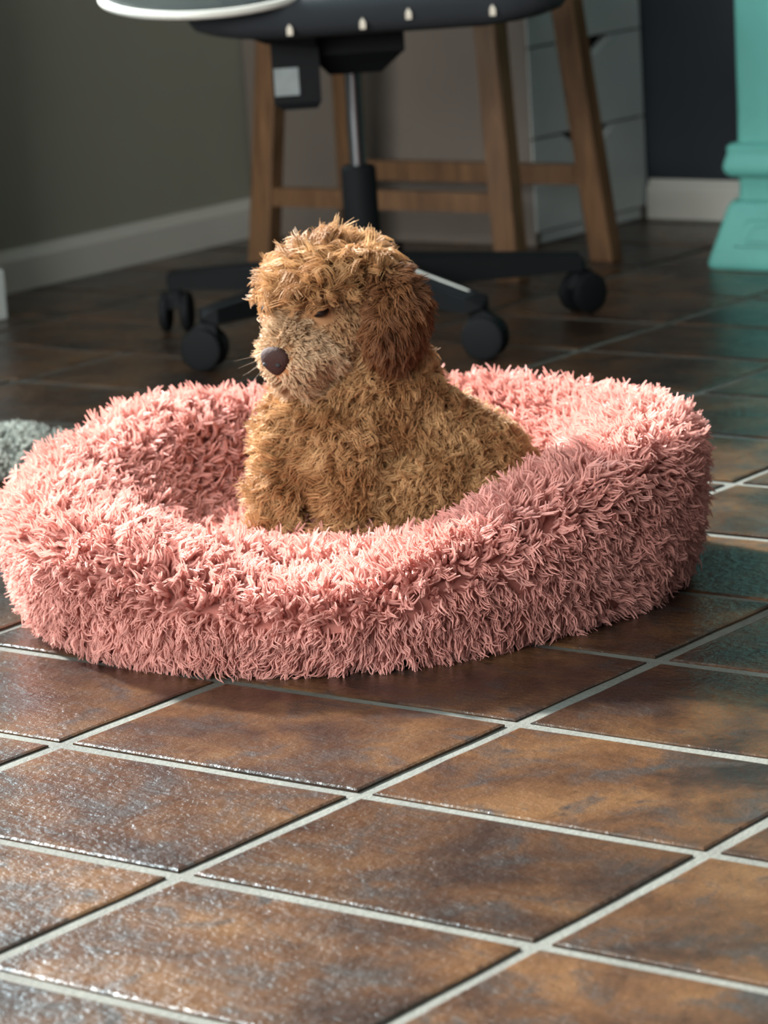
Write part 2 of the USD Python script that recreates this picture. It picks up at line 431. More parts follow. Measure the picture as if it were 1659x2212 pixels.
panel = []
hb, ht = HB - 0.046, HB - 0.060
outline = [(-hb, 0.036), (hb, 0.036), (ht, 0.070), (ht - 0.006, 0.077), (ht - 0.012, 0.080), (-ht + 0.012, 0.080), (-ht + 0.006, 0.077), (-ht, 0.070)]
lo_ = [face_pt(s, z, -0.002) for s, z in outline]
cz = 0.056
hi_ = [face_pt(s * 0.965, cz + (z - cz) * 0.86, 0.0045) for s, z in outline]
obj("raised_panel", hull(lo_ + hi_), M_TURQ, ped, smooth=False)
q = [face_pt(s * 0.80, cz + (z - cz) * 0.62, 0.004) for s, z in outline] + [face_pt(s * 0.76, cz + (z - cz) * 0.50, 0.0075) for s, z in outline]
obj("inner_panel", hull(q), M_TURQ, ped, smooth=False)

# ------------------------------------------------------------------ wooden stool
st = thing("wooden_stool", "brown wooden stool with splayed square legs in front of the white drawers", "stool")
# feet and tops of the legs (near left, near right, far right, far left)
FL = [((-3.585, 4.34, 0), (-3.540, 4.385, 0.62)), ((-3.073, 4.345, 0), (-3.130, 4.385, 0.62)), ((-3.045, 4.575, 0), (-3.098, 4.535, 0.62)), ((-3.565, 4.575, 0), (-3.530, 4.535, 0.62))]
for a, b in FL:
    obj("leg", beam(a, b, (0.0225, 0.018)), M_WOOD, st, smooth=False)
at = lambda leg, z: np.array(leg[0]) + (np.array(leg[1]) - np.array(leg[0])) * z / 0.62


def rung(l0, l1, z, hz, hw):
    a, b = at(FL[l0], z), at(FL[l1], z)
    d = (b - a) / np.linalg.norm(b - a)
    s = np.array([-d[1], d[0], 0]) * hw
    pts = []
    for p in (a, b):
        for k in (-1, 1):
            for w in (-1, 1):
                pts.append(p + s * k + [0, 0, w * hz])
    obj("rung", hull(pts), M_WOOD, st, smooth=False)


rung(0, 1, 0.124, 0.0155, 0.011); rung(2, 3, 0.142, 0.0165, 0.011); rung(1, 2, 0.275 + 0.22, 0.016, 0.011); rung(0, 3, 0.275 + 0.22, 0.016, 0.011)
seat = []
sp = rsquare(0.30, 0.17, 0.05)
obj("seat", hull([(-3.325 + x * s, 4.46 + y * s, z) for x, y in sp for s, z in ((0.96, 0.615), (1, 0.622), (1, 0.645), (0.97, 0.652))]), M_WOOD, st, smooth=35)

# ------------------------------------------------------------------ office chair
CC = np.array([-3.0, 3.865])
HF = np.array([-0.6328666, 0.7742608]); RH = np.array([0.7742608, 0.6328666])
ch = thing("office_chair", "black swivel office chair on castors in front of the wooden stool", "chair", loc=(CC[0], CC[1], 0))
obj("hub", lathe([(0, 0.055), (0.034, 0.055), (0.040, 0.065), (0.038, 0.115), (0.030, 0.125), (0, 0.125)]), M_BLACK, ch)
obj("gas_lift_cover", lathe([(0, 0.12), (0.027, 0.12), (0.0255, 0.245), (0.022, 0.25), (0, 0.25)]), M_BLACK, ch)
obj("gas_lift", lathe([(0, 0.24), (0.0125, 0.24), (0.0125, 0.40), (0, 0.40)]), M_CHROME, ch)
for k in range(5):
    a = math.radians(-24 + 72 * k)
    d = np.array([math.cos(a), math.sin(a), 0]); s = np.array([-d[1], d[0], 0])
    R = 0.325
    arm = [d * 0.03 + s * 0.030 * w + [0, 0, z] for w in (-1, 1) for z in (0.066, 0.112)] + [d * R + s * 0.019 * w + [0, 0, z] for w in (-1, 1) for z in (0.066, 0.088)] + [d * (R + 0.012) + [0, 0, 0.074], d * R + [0, 0, 0.093], d * 0.03 + [0, 0, 0.120]]
    base_arm = obj("base_arm", hull(arm), M_BLACK, ch, smooth=25)
    if k == 0:
        obj("edge_trim", tube([d * 0.12 + [0, 0, 0.1115], d * 0.2 + [0, 0, 0.1035], d * 0.305 + [0, 0, 0.0935]], 0.0022, 8), M_PIPING, base_arm)
    c = d * (R - 0.005) + np.array([0, 0, 0])
    # twin castor: a fork hood over two wheels, each caster turned its own way
    ta = math.radians([20, 75, 140, -60, 200][k])
    td, tn = np.array([math.cos(ta), math.sin(ta), 0]), np.array([-math.sin(ta), math.cos(ta), 0])
    cc = c + td * 0.012
    rot = np.eye(4); rot[:3, 0], rot[:3, 1], rot[:3, 2] = td, [0, 0, 1], np.cross(td, [0, 0, 1]); rot[:3, 3] = cc + [0, 0, 0.031]
    castor = obj("castor", hull([cc + td * 0.026 * math.cos(t) + tn * w + [0, 0, 0.036 + 0.030 * math.sin(t)] for t in np.linspace(0.1, math.pi - 0.1, 9) for w in (-0.010, 0.010)] + [c + [0.006, 0, 0.074], c + [-0.006, 0, 0.074]]), M_BLACK, ch, smooth=35)
    for w in (-1, 1):
        wheel = lathe([(0, -0.008), (0.023, -0.008), (0.0295, -0.005), (0.031, 0), (0.0295, 0.005), (0.023, 0.008), (0, 0.008)], 28)
        T = rot.copy(); T[:3, 3] = rot[:3, 3] + tn * 0.0165 * w
        wheel.apply_transform(T)
        if wheel.volume < 0: wheel.invert()
        obj("wheel", wheel, M_BLACK, castor, smooth=35)


def cp(u, z, v=0.0):                       # a point of the chair, u to the picture's right, v away
    return np.array([*(RH * u + HF * v), z])


obj("tilt_mechanism", hull([cp(u * s, z, v * s) for u in (-0.062, 0.075) for v in (-0.09, 0.09) for s, z in ((1, 0.456), (1, 0.420), (0.55, 0.388))]), M_BLACK, ch, smooth=25)
lev = obj("tilt_lever_box", hull([cp(-0.085 + u, z, -0.10 + v) for u in (-0.032, 0.036) for v in (-0.02, 0.02) for z in (0.358, 0.456)] + [cp(-0.085 + u, 0.348, -0.10 + v) for u in (-0.02, 0.03) for v in (-0.015, 0.015)]), M_BLACK, ch, smooth=25)
obj("label_sticker", hull([cp(-0.097 + u, z, -0.1212 + v) for u in (-0.0175, 0.0175) for v in (0, 0.0008) for z in (0.369, 0.408)]), M_LABEL, lev, smooth=False)
# seat: a rounded slab, its sides in dark fabric
ring = rsquare(0.268, 0.25, 0.11)
srow = [(0.90, 0.452), (0.97, 0.459), (1.0, 0.470), (1.0, 0.485), (0.98, 0.497), (0.90, 0.508), (0.5, 0.512)]
obj("seat", hull([cp(0.038 + x * s, z + 0.012 * (x / 0.268) ** 2, y * s) for x, y in ring for s, z in srow]), M_FABRIC, ch, smooth=40)
for u, z in ((-0.089, 0.470), (0.012, 0.472), (0.076, 0.481), (0.192, 0.478)):
    obj("seat_clip", hull([cp(u + a * 0.004, z + b * 0.0065, -0.250 + c) for a in (-1, 1) for b in (-1, 0.4) for c in (-0.006, 0.006)] + [cp(u, z + 0.009, -0.253)]), M_CLIP, ch, smooth=False)
# arm pad: an oval glossy pad with a pale rim, held by a bracket from the seat
t = np.linspace(0, 2 * np.pi, 49)
ex, ey, pc, pv, pz, ptilt = 0.150, 0.17, -0.200, -0.12, 0.524, 0.13
pp = lambda a, k, dz: cp(pc + ex * k * math.cos(a), pz + dz + ptilt * ey * k * math.sin(a), pv + ey * k * math.sin(a))
pad = obj("arm_pad", hull([pp(a, k, dz) for a in t for k, dz in ((0.86, -0.012), (0.985, -0.004), (0.985, 0.003), (0.90, 0.009), (0.5, 0.016))]), M_VINYL, ch, smooth=50)
obj("pad_rim", tube([pp(a, 1, 0) for a in t], 0.0058, 10, cap=False), M_PIPING, pad)
obj("arm_bracket", tube([cp(-0.05, 0.458, -0.14), cp(-0.12, 0.464, -0.13), cp(-0.165, 0.480, -0.12), cp(-0.18, 0.506, -0.12)], [0.022, 0.02, 0.018, 0.018], 12), M_BLACK, ch)
obj("backrest", hull([cp(0.025 + x, z, 0.24 + d + (z - 0.6) * 0.12) for x, z in ((-0.2, 0.62), (0.2, 0.62), (-0.22, 0.70), (0.22, 0.70), (-0.2, 0.95), (0.2, 0.95), (-0.12, 1.02), (0.12, 1.02)) for d in (0, 0.045)]), M_FABRIC, ch, smooth=40)
obj("back_bar", hull([cp(0.025 + x, z, v) for x in (-0.025, 0.025) for z, v in ((0.418, 0.05), (0.432, 0.05), (0.418, 0.30), (0.44, 0.275), (0.66, 0.305), (0.66, 0.285))]), M_BLACK, ch, smooth=False)

# ------------------------------------------------------------------ white cabinet at the left edge
wc = thing("white_cabinet", "white low cabinet with a plinth at the left edge of the picture", "cabinet")
CX0, CX1, CY0, CY1 = XL + 0.018, -3.678, 2.75, 3.795
obj("body", box(CX0, CX1, CY0, CY1, 0.078, 0.72, 0.003), M_WHITE, wc, smooth=False)
obj("plinth", box(CX0, CX1 + 0.006, CY0, CY1 + 0.004, 0.0, 0.080, 0.003), M_WHITE, wc, smooth=False)
obj("worktop", box(CX0, CX1 + 0.012, CY0 - 0.01, CY1 + 0.008, 0.72, 0.745, 0.003), M_WHITE, wc, smooth=False)
for k in range(2):
    a, b = CY0 + 0.006 + k * 0.52, CY0 + 0.006 + k * 0.52 + 0.512
    dr = obj("door", box(CX1, CX1 + 0.005, a, b, 0.09, 0.712, 0.002), M_WHITE, wc, smooth=False)
    yk = b - 0.04 if k == 0 else a + 0.04
    obj("knob", moved(trimesh.creation.icosphere(2, 0.011), CX1 + 0.016, yk, 0.62), M_TRIM, dr)
# ------------------------------------------------------------------ fur
def unit(v):
    return v / np.maximum(np.linalg.norm(v, axis=-1, keepdims=True), 1e-9)


def sample(mesh, n, rng):
    """n random surface points with smooth normals."""
    area = mesh.area_faces; vn = np.asarray(mesh.vertex_normals)
    fi = rng.choice(len(area), n, p=area / area.sum())
    a, b = rng.random(n), rng.random(n)
    flip = a + b > 1; a[flip], b[flip] = 1 - a[flip], 1 - b[flip]
    w = np.c_[1 - a - b, a, b]; F = mesh.faces[fi]
    p = (np.asarray(mesh.vertices)[F] * w[..., None]).sum(1)
    return p, unit((vn[F] * w[..., None]).sum(1))


def grow(name, parent, material, p, n, flow, L, width, rng, tuft=3, spread=0.003, lean=0.5, jit=0.35, sjit=0.18, wave=0.0, freq=1.2, npt=5):
    """Locks of hair: every root p carries `tuft` strands that share a direction and a curl and close towards the tip."""
    N = len(p); L = np.broadcast_to(L, N) * rng.uniform(0.72, 1.2, N); lean = np.broadcast_to(lean, N)[:, None]
    d1 = unit(n * (1 - lean) + flow * lean + rng.normal(0, jit, (N, 3)) * 0.8)
    dn = (d1 * n).sum(1, keepdims=True); d1 = unit(d1 + n * np.maximum(0.10 - dn, 0))
    d0 = unit(n + 0.45 * d1)
    ca = unit(np.cross(d1, rng.normal(0, 1, (N, 3)))); cb = np.cross(d1, ca)
    ph = rng.uniform(0, 2 * np.pi, N); fr = freq * rng.uniform(0.7, 1.3, N)
    rep = lambda x: np.repeat(x, tuft, axis=0)
    P, D0, D1, CA, CB, LL, PH, FR = map(rep, (p, d0, d1, ca, cb, L, ph, fr))
    M = N * tuft
    off = rng.normal(0, spread, (M, 3)); nn = rep(n); off -= nn * (off * nn).sum(1, keepdims=True)
    D1 = unit(D1 + rng.normal(0, sjit, (M, 3))); LL = LL * rng.uniform(0.8, 1.1, M)
    W = rep(np.broadcast_to(wave, N)) * LL
    t = np.linspace(0, 1, npt)[None, :, None]; l = LL[:, None, None]
    c = P[:, None] - nn[:, None] * 0.0015 + off[:, None] * (1 - 0.65 * t) + l * (D0[:, None] * (t - 0.5 * t * t) + D1[:, None] * (0.55 * t * t))
    ang = 2 * np.pi * FR[:, None, None] * t + PH[:, None, None]
    c = c + W[:, None, None] * t * (CA[:, None] * np.cos(ang) + CB[:, None] * np.sin(ang))
    wd = np.broadcast_to(width, N); wd = rep(wd)[:, None] * rng.uniform(0.7, 1.25, (M, 1)) * np.interp(t[0, :, 0], [0, 0.35, 0.75, 1], [0.85, 1.0, 0.8, 0.32])[None]
    cur = UsdGeom.BasisCurves.Define(stage, fresh(path_of(parent), name))
    cur.CreateTypeAttr("cubic"); cur.CreateBasisAttr("catmullRom"); cur.CreateWrapAttr("pinned")
    cur.CreatePointsAttr(Vt.Vec3fArray.FromNumpy(c.reshape(-1, 3).astype(np.float32)))
    cur.CreateCurveVertexCountsAttr(Vt.IntArray.FromNumpy(np.full(M, npt, np.int32)))
    cur.CreateWidthsAttr(Vt.FloatArray.FromNumpy(wd.reshape(-1).astype(np.float32))); cur.SetWidthsInterpolation("vertex")
    UsdShade.MaterialBindingAPI.Apply(cur.GetPrim()).Bind(material)
    return tag(cur.GetPrim(), kind="stuff")


def tangent(v, n):
    return v - n * (v * n).sum(1, keepdims=True)


# ------------------------------------------------------------------ pink bed
BED = np.array([-2.048, 2.588])


def bp(u, v, z):                           # bed frame: u to the picture's right, v away from the camera
    u, v, z = np.broadcast_arrays(np.asarray(u, float), np.asarray(v, float), np.asarray(z, float))
    xy = BED + u[..., None] * RH + v[..., None] * HF
    return np.concatenate([xy, z[..., None]], -1)


TH = np.array([-180, -160, -140, -120, -105, -90, -77, -60, -45, -30, -10, 10, 30, 57, 80, 106, 128, 150, 180.0])
ZC_ = np.array([0.122, 0.118, 0.114, 0.086, 0.068, 0.072, 0.092, 0.118, 0.136, 0.150, 0.156, 0.150, 0.144, 0.143, 0.135, 0.134, 0.150, 0.136, 0.122])
ROUT = np.array([0.340, 0.346, 0.354, 0.357, 0.360, 0.356, 0.346, 0.336, 0.337, 0.345, 0.350, 0.345, 0.338, 0.335, 0.335, 0.335, 0.338, 0.338, 0.340])
nth, prof_n = 144, 40
th = np.linspace(-180, 180, nth, endpoint=False)
per = lambda y: np.interp(th, np.r_[TH - 360, TH, TH + 360], np.r_[y, y, y])
sm = lambda y: sum(np.roll(y, k) * w for k, w in zip(range(-4, 5), (1, 2, 3, 4, 5, 4, 3, 2, 1))) / 25
zc, ro = sm(per(ZC_)), sm(per(ROUT))
from scipy.interpolate import PchipInterpolator
rows = []
for i in range(nth):
    z, R = zc[i], ro[i]
    a = math.radians(th[i])
    lump = 0.010 * (meshkit.noise(np.array([[math.cos(a) * 2.2, math.sin(a) * 2.2, 3.0]]), 4)[0] - 0.5)
    ctl = np.array([[R - 0.055, 0.0], [R - 0.024, 0.010], [R - 0.006 + lump, 0.045], [R + 0.001 + lump, z * 0.62], [R - 0.007 + lump, z * 0.87], [R - 0.034, z], [R - 0.080, z * 0.96], [R - 0.120, z * 0.76], [R - 0.142 + lump, 0.080], [R - 0.175, 0.062], [0.09, 0.064], [0.0, 0.066]])
    s = np.r_[0, np.cumsum(np.linalg.norm(np.diff(ctl, axis=0), axis=1))]
    x = np.linspace(0, s[-1], prof_n)
    rz = np.c_[PchipInterpolator(s, ctl[:, 0])(x), PchipInterpolator(s, ctl[:, 1])(x)]
    rows.append(bp(rz[:, 0] * math.cos(a), rz[:, 0] * math.sin(a), rz[:, 1]))
V = np.array(rows)                                             # (nth, prof_n, 3)
V += 0.010 * (np.stack([fbm(V * 14 + k * 9.1, 2, 11 + k) for k in range(3)], -1) - 0.5) * np.array([1, 1, 0.8]) * (V[..., 2:] > 0.03)
Fq = []
for i in range(nth):
    j = (i + 1) % nth
    for k in range(prof_n - 1):
        Fq.append((i * prof_n + k, j * prof_n + k, j * prof_n + k + 1, i * prof_n + k + 1))
Fq = np.array(Fq)


def part_mesh(sel):
    f = Fq[sel]
    q = trimesh.Trimesh(V.reshape(-1, 3), np.vstack([f[:, [0, 1, 2]], f[:, [0, 2, 3]]]), process=False)
    q.remove_unreferenced_vertices()
    return q


kk = Fq[:, 0] % prof_n
KSPLIT = int(np.argmin(np.abs(np.linalg.norm((V[0, :, :2] - BED), axis=1) - 0.178)) )
rim_mesh, cush_mesh = part_mesh(kk < KSPLIT), part_mesh(kk >= KSPLIT)
up_ok = cush_mesh.face_normals[:, 2].mean() > 0
if not up_ok:
    cush_mesh.invert(); rim_mesh.invert()
under = trimesh.Trimesh(np.vstack([V[:, 0], [[*BED, 0.0]]]), [(nth, (i + 1) % nth, i) for i in range(nth)], process=False)
bed = thing("pet_bed", "round pink shaggy pet bed with a thick raised rim on the tiled floor", "pet bed")
rim_o = obj("rim", rim_mesh, M_PINKBASE, bed, smooth=True)
cush_o = obj("cushion", cush_mesh, M_PINKBASE, bed, smooth=True)
obj("underside", under, M_GREYBASE, bed, smooth=False)
rng = np.random.default_rng(21)
p, n = sample(rim_mesh, 18500, rng)
rel = p[:, :2] - BED
rad = np.linalg.norm(rel, axis=1); outw = np.c_[rel / rad[:, None], np.zeros(len(p))]
thp = np.degrees(np.arctan2(rel @ HF, rel @ RH))
zcp = np.interp(thp, np.r_[th - 360, th, th + 360], np.r_[zc, zc, zc]); rop = np.interp(thp, np.r_[th - 360, th, th + 360], np.r_[ro, ro, ro])
outer = np.clip((rad - (rop - 0.045)) / 0.04, -1, 1)           # +1 outer wall, -1 inner wall
swirl = np.stack([fbm(p * 9 + k * 7.7, 2, 31 + k) for k in range(3)], -1) - 0.5
side = np.c_[-outw[:, 1], outw[:, 0], np.zeros(len(p))]
flow = outw * np.clip(outer, -0.6, 0.6)[:, None] + np.array([0, 0, -1.0]) * (0.25 + 0.75 * np.abs(outer))[:, None] + swirl * 3.2
flow = unit(tangent(flow, n))
keep = (p[:, 2] > 0.006) & (rng.random(len(p)) < np.where((outer < -0.3) & (p[:, 2] < 0.07), 0.7, 1.0))
p, n, flow, outer, zz = p[keep], n[keep], flow[keep], outer[keep], p[keep, 2]
crest = np.clip((n[:, 2] - 0.1) / 0.6, 0, 1)
Lr = 0.018 + 0.011 * crest + 0.006 * (fbm(p * 20, 2, 77) - 0.5)
Lr = np.where(zz < 0.035, 0.020, Lr)
grow("pile", rim_o, M_PINK, p, n, flow, Lr, 0.0016 + 0.0013 * crest, rng, tuft=4, spread=0.0034, lean=0.64 - 0.30 * crest, jit=0.30, sjit=0.10, wave=0.13)
p, n = sample(cush_mesh, 3600, rng)
flow = unit(tangent(np.stack([fbm(p * 12 + k * 5.1, 2, 51 + k) for k in range(3)], -1) - 0.5, n))
grow("pile", cush_o, M_PINK, p, n, flow, 0.024, 0.0030, rng, tuft=3, spread=0.0024, lean=0.45, jit=0.4, sjit=0.10, wave=0.14)

# ------------------------------------------------------------------ the puppy
def smin(a, b, k):
    h = np.clip(0.5 + 0.5 * (b - a) / k, 0, 1)
    return b + (a - b) * h - k * h * (1 - h)


def sd_ell(X, c, r, ax=None):
    d = X - np.array(c, float)
    if ax is not None:
        d = d @ np.array(ax).T
    r = np.array(r, float)
    k0 = np.linalg.norm(d / r, axis=-1); k1 = np.linalg.norm(d / (r * r), axis=-1)
    return k0 * (k0 - 1) / np.maximum(k1, 1e-9)


def sd_cap(X, a, b, ra, rb):
    a, b = np.array(a, float), np.array(b, float); ab = b - a
    t = np.clip(((X - a) @ ab) / (ab @ ab), 0, 1)
    return np.linalg.norm(X - a - t[..., None] * ab, axis=-1) - (ra + (rb - ra) * t)


def surface_net(fn, lo, hi, h):
    """Iso-surface of fn < 0 on a grid (surface nets)."""
    ax = [np.arange(lo[k], hi[k] + h, h) for k in range(3)]
    G = np.stack(np.meshgrid(*ax, indexing="ij"), -1)
    D = fn(G); s = D.shape
    acc, cnt = np.zeros((*(x - 1 for x in s), 3)), np.zeros(tuple(x - 1 for x in s))
    corner = lambda o: tuple(slice(o[k], s[k] - 1 + o[k]) for k in range(3))
    cs = [(a, b, c) for a in (0, 1) for b in (0, 1) for c in (0, 1)]
    for o in cs:
        for k in range(3):
            if o[k]: continue
            e = list(o); e[k] = 1
            da, db = D[corner(o)], D[corner(tuple(e))]
            cross = (da < 0) != (db < 0)
            tt = np.where(cross, da / np.where(cross, da - db, 1), 0)
            pos = np.broadcast_to(np.array(o, float), (*tt.shape, 3)).copy(); pos[..., k] = tt
            acc += pos * cross[..., None]; cnt += cross
    has = cnt > 0
    idx = -np.ones(has.shape, int); idx[has] = np.arange(has.sum())
    ii = np.argwhere(has)
    v = np.array(lo) + h * (ii + acc[has] / cnt[has][:, None])
    f = []
    for k in range(3):
        a, b = (k + 1) % 3, (k + 2) % 3
        sl0 = [slice(1, s[j] - 1) for j in range(3)]; sl0[k] = slice(0, s[k] - 1); sl1 = list(sl0); sl1[k] = slice(1, s[k])
        d0, d1 = D[tuple(sl0)], D[tuple(sl1)]
        for sign in (0, 1):
            e = np.argwhere((d0 < 0) & (d1 >= 0) if sign == 0 else (d0 >= 0) & (d1 < 0))
            off = np.ones(3, int); off[k] = 0
            e = e + off
            da = np.zeros(3, int); da[a] = 1; db = np.zeros(3, int); db[b] = 1
            q = [idx[tuple((e - x).T)] for x in (da + db, db, 0 * da, da)]
            q = np.stack(q if sign == 0 else q[::-1], 1)
            f += [q[:, [0, 1, 2]], q[:, [0, 2, 3]]]
    q = trimesh.Trimesh(v, np.vstack(f), process=False)
    if q.volume < 0: q.invert()
    return q


yaw_, pit_ = math.radians(38), math.radians(10.5)
HFW = np.array([-math.sin(yaw_) * math.cos(pit_), -math.cos(yaw_) * math.cos(pit_), -math.sin(pit_)])     # where the head points, in (u, v, z)
HS = np.array([math.cos(yaw_), -math.sin(yaw_), 0.0])                                                      # towards the ear on the picture's right
HU = np.cross(HS, HFW) * -1
if HU[2] < 0: HU = -HU
K = np.array([-0.007, 0.0, 0.295])
hp = lambda f, s, u: K + HFW * f + HS * s + HU * u
HAX = np.stack([HFW, HS, HU])


ES, EU = 0.0305, 0.0125


def trunk_sdf(X):
    d = sd_ell(X, (-0.006, 0.004, 0.150), (0.066, 0.056, 0.084))                    # chest
    d = smin(d, sd_cap(X, (0.030, 0.01, 0.195), (0.105, 0.025, 0.105), 0.046, 0.066), 0.04)   # back
    d = smin(d, sd_ell(X, (0.120, 0.022, 0.092), (0.068, 0.068, 0.056)), 0.03)    # rump
    d = smin(d, sd_cap(X, (0.034, 0.016, 0.215), (0.014, 0.020, 0.260), 0.050, 0.046), 0.03)    # neck
    d = smin(d, sd_ell(X, (0.078, -0.045, 0.092), (0.062, 0.036, 0.046)), 0.02)   # near thigh
    d = smin(d, sd_ell(X, (0.090, 0.088, 0.088), (0.060, 0.034, 0.044)), 0.02)
    d = smin(d, sd_cap(X, (0.062, -0.085, 0.064), (0.000, -0.098, 0.060), 0.018, 0.015), 0.012)  # near hind foot
    d = smin(d, sd_cap(X, (0.085, 0.12, 0.064), (0.04, 0.115, 0.060), 0.018, 0.015), 0.012)
    for su, sv, fu, fv in ((0.004, -0.038, -0.004, -0.070), (-0.048, -0.008, -0.070, -0.034)):  # front legs and paws
        leg = sd_cap(X, (su, sv, 0.160), (fu + 0.004, fv + 0.008, 0.105), 0.031, 0.022)
        leg = smin(leg, sd_cap(X, (fu + 0.004, fv + 0.008, 0.105), (fu, fv, 0.066), 0.021, 0.018), 0.01)
        leg = smin(leg, sd_ell(X, (fu - 0.006, fv - 0.012, 0.070), (0.020, 0.025, 0.013)), 0.01)
        d = smin(d, leg, 0.014)
    d = smin(d, sd_cap(X, (0.165, 0.06, 0.085), (0.150, 0.125, 0.080), 0.018, 0.012), 0.02)     # tail
    return d


def ear_sdf(X):
    out = np.full(X.shape[:-1], 9.0)
    for s, o in ((-1, -0.024), (1, 0.0)):                       # hanging ears, the far one flat to the cheek
        e = sd_cap(X, hp(-0.006, s * 0.046, 0.030), hp(-0.002 + o, s * (0.080 + o), 0.008), 0.014, 0.017)
        tilt = np.array([HFW, HS * 0.97 - HU * 0.24 * s, HU * 0.97 + HS * 0.24 * s])
        e = smin(e, sd_ell(X, hp(0.000 + o, s * (0.080 + 1.3 * o), -0.020), (0.036, 0.0135, 0.040), tilt), 0.014)
        out = np.minimum(out, e)
    return out


def muzzle_sdf(X):
    mz = sd_cap(X, hp(0.044, 0, -0.020), hp(0.076, 0, -0.028), 0.031, 0.0265)
    return smin(mz, sd_cap(X, hp(0.035, 0, -0.042), hp(0.068, 0, -0.050), 0.020, 0.0125), 0.012)   # with the lower jaw


def skull_sdf(X):
    h = sd_ell(X, hp(-0.006, 0, 0.004), (0.060, 0.057, 0.046), HAX)
    return smin(h, sd_ell(X, hp(0.028, 0, -0.014), (0.036, 0.047, 0.036), HAX), 0.02)              # and cheeks


def head_sdf(X):
    h = smin(skull_sdf(X), muzzle_sdf(X), 0.014)
    for s in (-1, 1):
        h = smin(h, sd_ell(X, hp(0.044, s * 0.025, 0.023), (0.014, 0.016, 0.008), HAX), 0.012)   # brow
        h = np.maximum(h, -sd_ell(X, hp(0.0640, s * ES, EU), (0.012, 0.0110, 0.0064), HAX))      # eye socket
    return smin(h, ear_sdf(X), 0.006)


dog_sdf = lambda X: smin(trunk_sdf(X), head_sdf(X), 0.012)
dm = surface_net(dog_sdf, (-0.13, -0.16, 0.035), (0.24, 0.17, 0.38), 0.0042)
trimesh.smoothing.filter_taubin(dm, iterations=6)
local = np.asarray(dm.vertices).copy()
dm_w = trimesh.Trimesh(bp(*local.T), dm.faces, process=False)
if dm_w.volume < 0: dm_w.invert()
dog = thing("puppy", "fluffy apricot puppy sitting in the pink bed and looking to the left", "dog")
body = obj("body", dm_w, M_SKIN, dog, smooth=True)

rng = np.random.default_rng(8)
pw, nw = sample(dm_w, 30000, rng)
rel = pw[:, :2] - BED
pl = np.c_[rel @ RH, rel @ HF, pw[:, 2]]
toL = lambda w: np.c_[w[:, :2] @ RH, w[:, :2] @ HF, w[:, 2]]
toW = lambda l: np.c_[l[:, :1] * RH + l[:, 1:2] * HF, l[:, 2]]
nl = toL(nw)
hh = (pl - K) @ HAX.T                                          # head coordinates: forward, side, up
# regions
dt_, de_, dm_, ds_ = trunk_sdf(pl), ear_sdf(pl), muzzle_sdf(pl), skull_sdf(pl)
ear = (de_ < 0.004) & (hh[:, 2] < 0.034)
head = (np.minimum(np.minimum(de_, dm_), ds_) < dt_ + 0.002)
ear &= head
muzzle = head & ~ear & (dm_ < ds_ + 0.003) & (hh[:, 0] > 0.040)
face = head & ~ear & ~muzzle & (hh[:, 0] > 0.020) & (hh[:, 2] < 0.024)
crown = head & ~ear & ~face & ~muzzle
coat = ~head
sw = np.stack([fbm(pl * 16 + k * 3.3, 2, 61 + k) for k in range(3)], -1) - 0.5
eyes = [hp(0.0590, s * ES, EU) for s in (-1, 1)]
nose_c = hp(0.100, 0, -0.025)
de = np.min([np.linalg.norm(pl - e, axis=1) for e in eyes], axis=0); dn_ = np.linalg.norm(pl - nose_c, axis=1)
down = np.array([0, 0, -1.0])
lot = rng.random(len(pl))


def lay(sel, name, material, flow_fn, L, width, keep=1.0, swirl=1.2, **kw):
    sel = sel & (lot < keep)
    f = unit(tangent(flow_fn(hh[sel], pl[sel]) + sw[sel] * swirl, nl[sel]))
    return grow(name, body, material, pw[sel], nw[sel], toW(f), np.broadcast_to(L, len(sel))[sel], width, rng, **kw)


lay(coat & (pl[:, 2] > 0.05), "coat", M_COAT, lambda q, l: down + np.array([0.35, 0, 0]) * np.clip(l[:, 0:1] * 8, 0, 1), 0.018 + 0.006 * np.clip((0.02 - pl[:, 0]) * 12, 0, 1), 0.00092,
    keep=0.46, tuft=7, spread=0.0034, lean=0.70, jit=0.26, sjit=0.08, wave=0.26, freq=1.0, swirl=2.6)
lay(crown, "crown_hair", M_COAT, lambda q, l: q[:, 1:2] * 5 * HS - 0.75 * HU + HFW * np.clip(q[:, 0:1] * 18, -0.6, 0.5), np.where(hh[:, 1] < -0.02, 0.023, 0.032), 0.00095,
    keep=0.40, tuft=12, spread=0.0044, lean=np.clip(0.86 - 0.25 * rng.random((crown & (lot < 0.40)).sum()) ** 3, 0, 1), jit=0.20, sjit=0.06, wave=0.22, freq=1.0, swirl=2.6)
lay(ear, "ear_fur", M_EARFUR, lambda q, l: -HU - HFW * 0.15 - HS * 0.35 * np.sign(q[:, 1:2]), 0.024, 0.0010, keep=0.6, tuft=8, spread=0.0034, lean=0.84, jit=0.14, sjit=0.07, wave=0.10, freq=0.8, swirl=0.7)
lay(face & (de > 0.0128), "face_fur", M_FACEFUR, lambda q, l: HS * np.sign(q[:, 1:2]) * 0.7 - HU * 0.7 - HFW * np.where(q[:, 2:3] > EU, -0.3, 0.4), np.where(hh[:, 2] > EU + 0.008, 0.010, np.clip(0.004 + 0.5 * (de - 0.0125), 0.004, 0.015)), 0.0009,
    keep=0.8, tuft=4, spread=0.0020, lean=0.66, jit=0.22, sjit=0.10, wave=0.12, swirl=0.9)
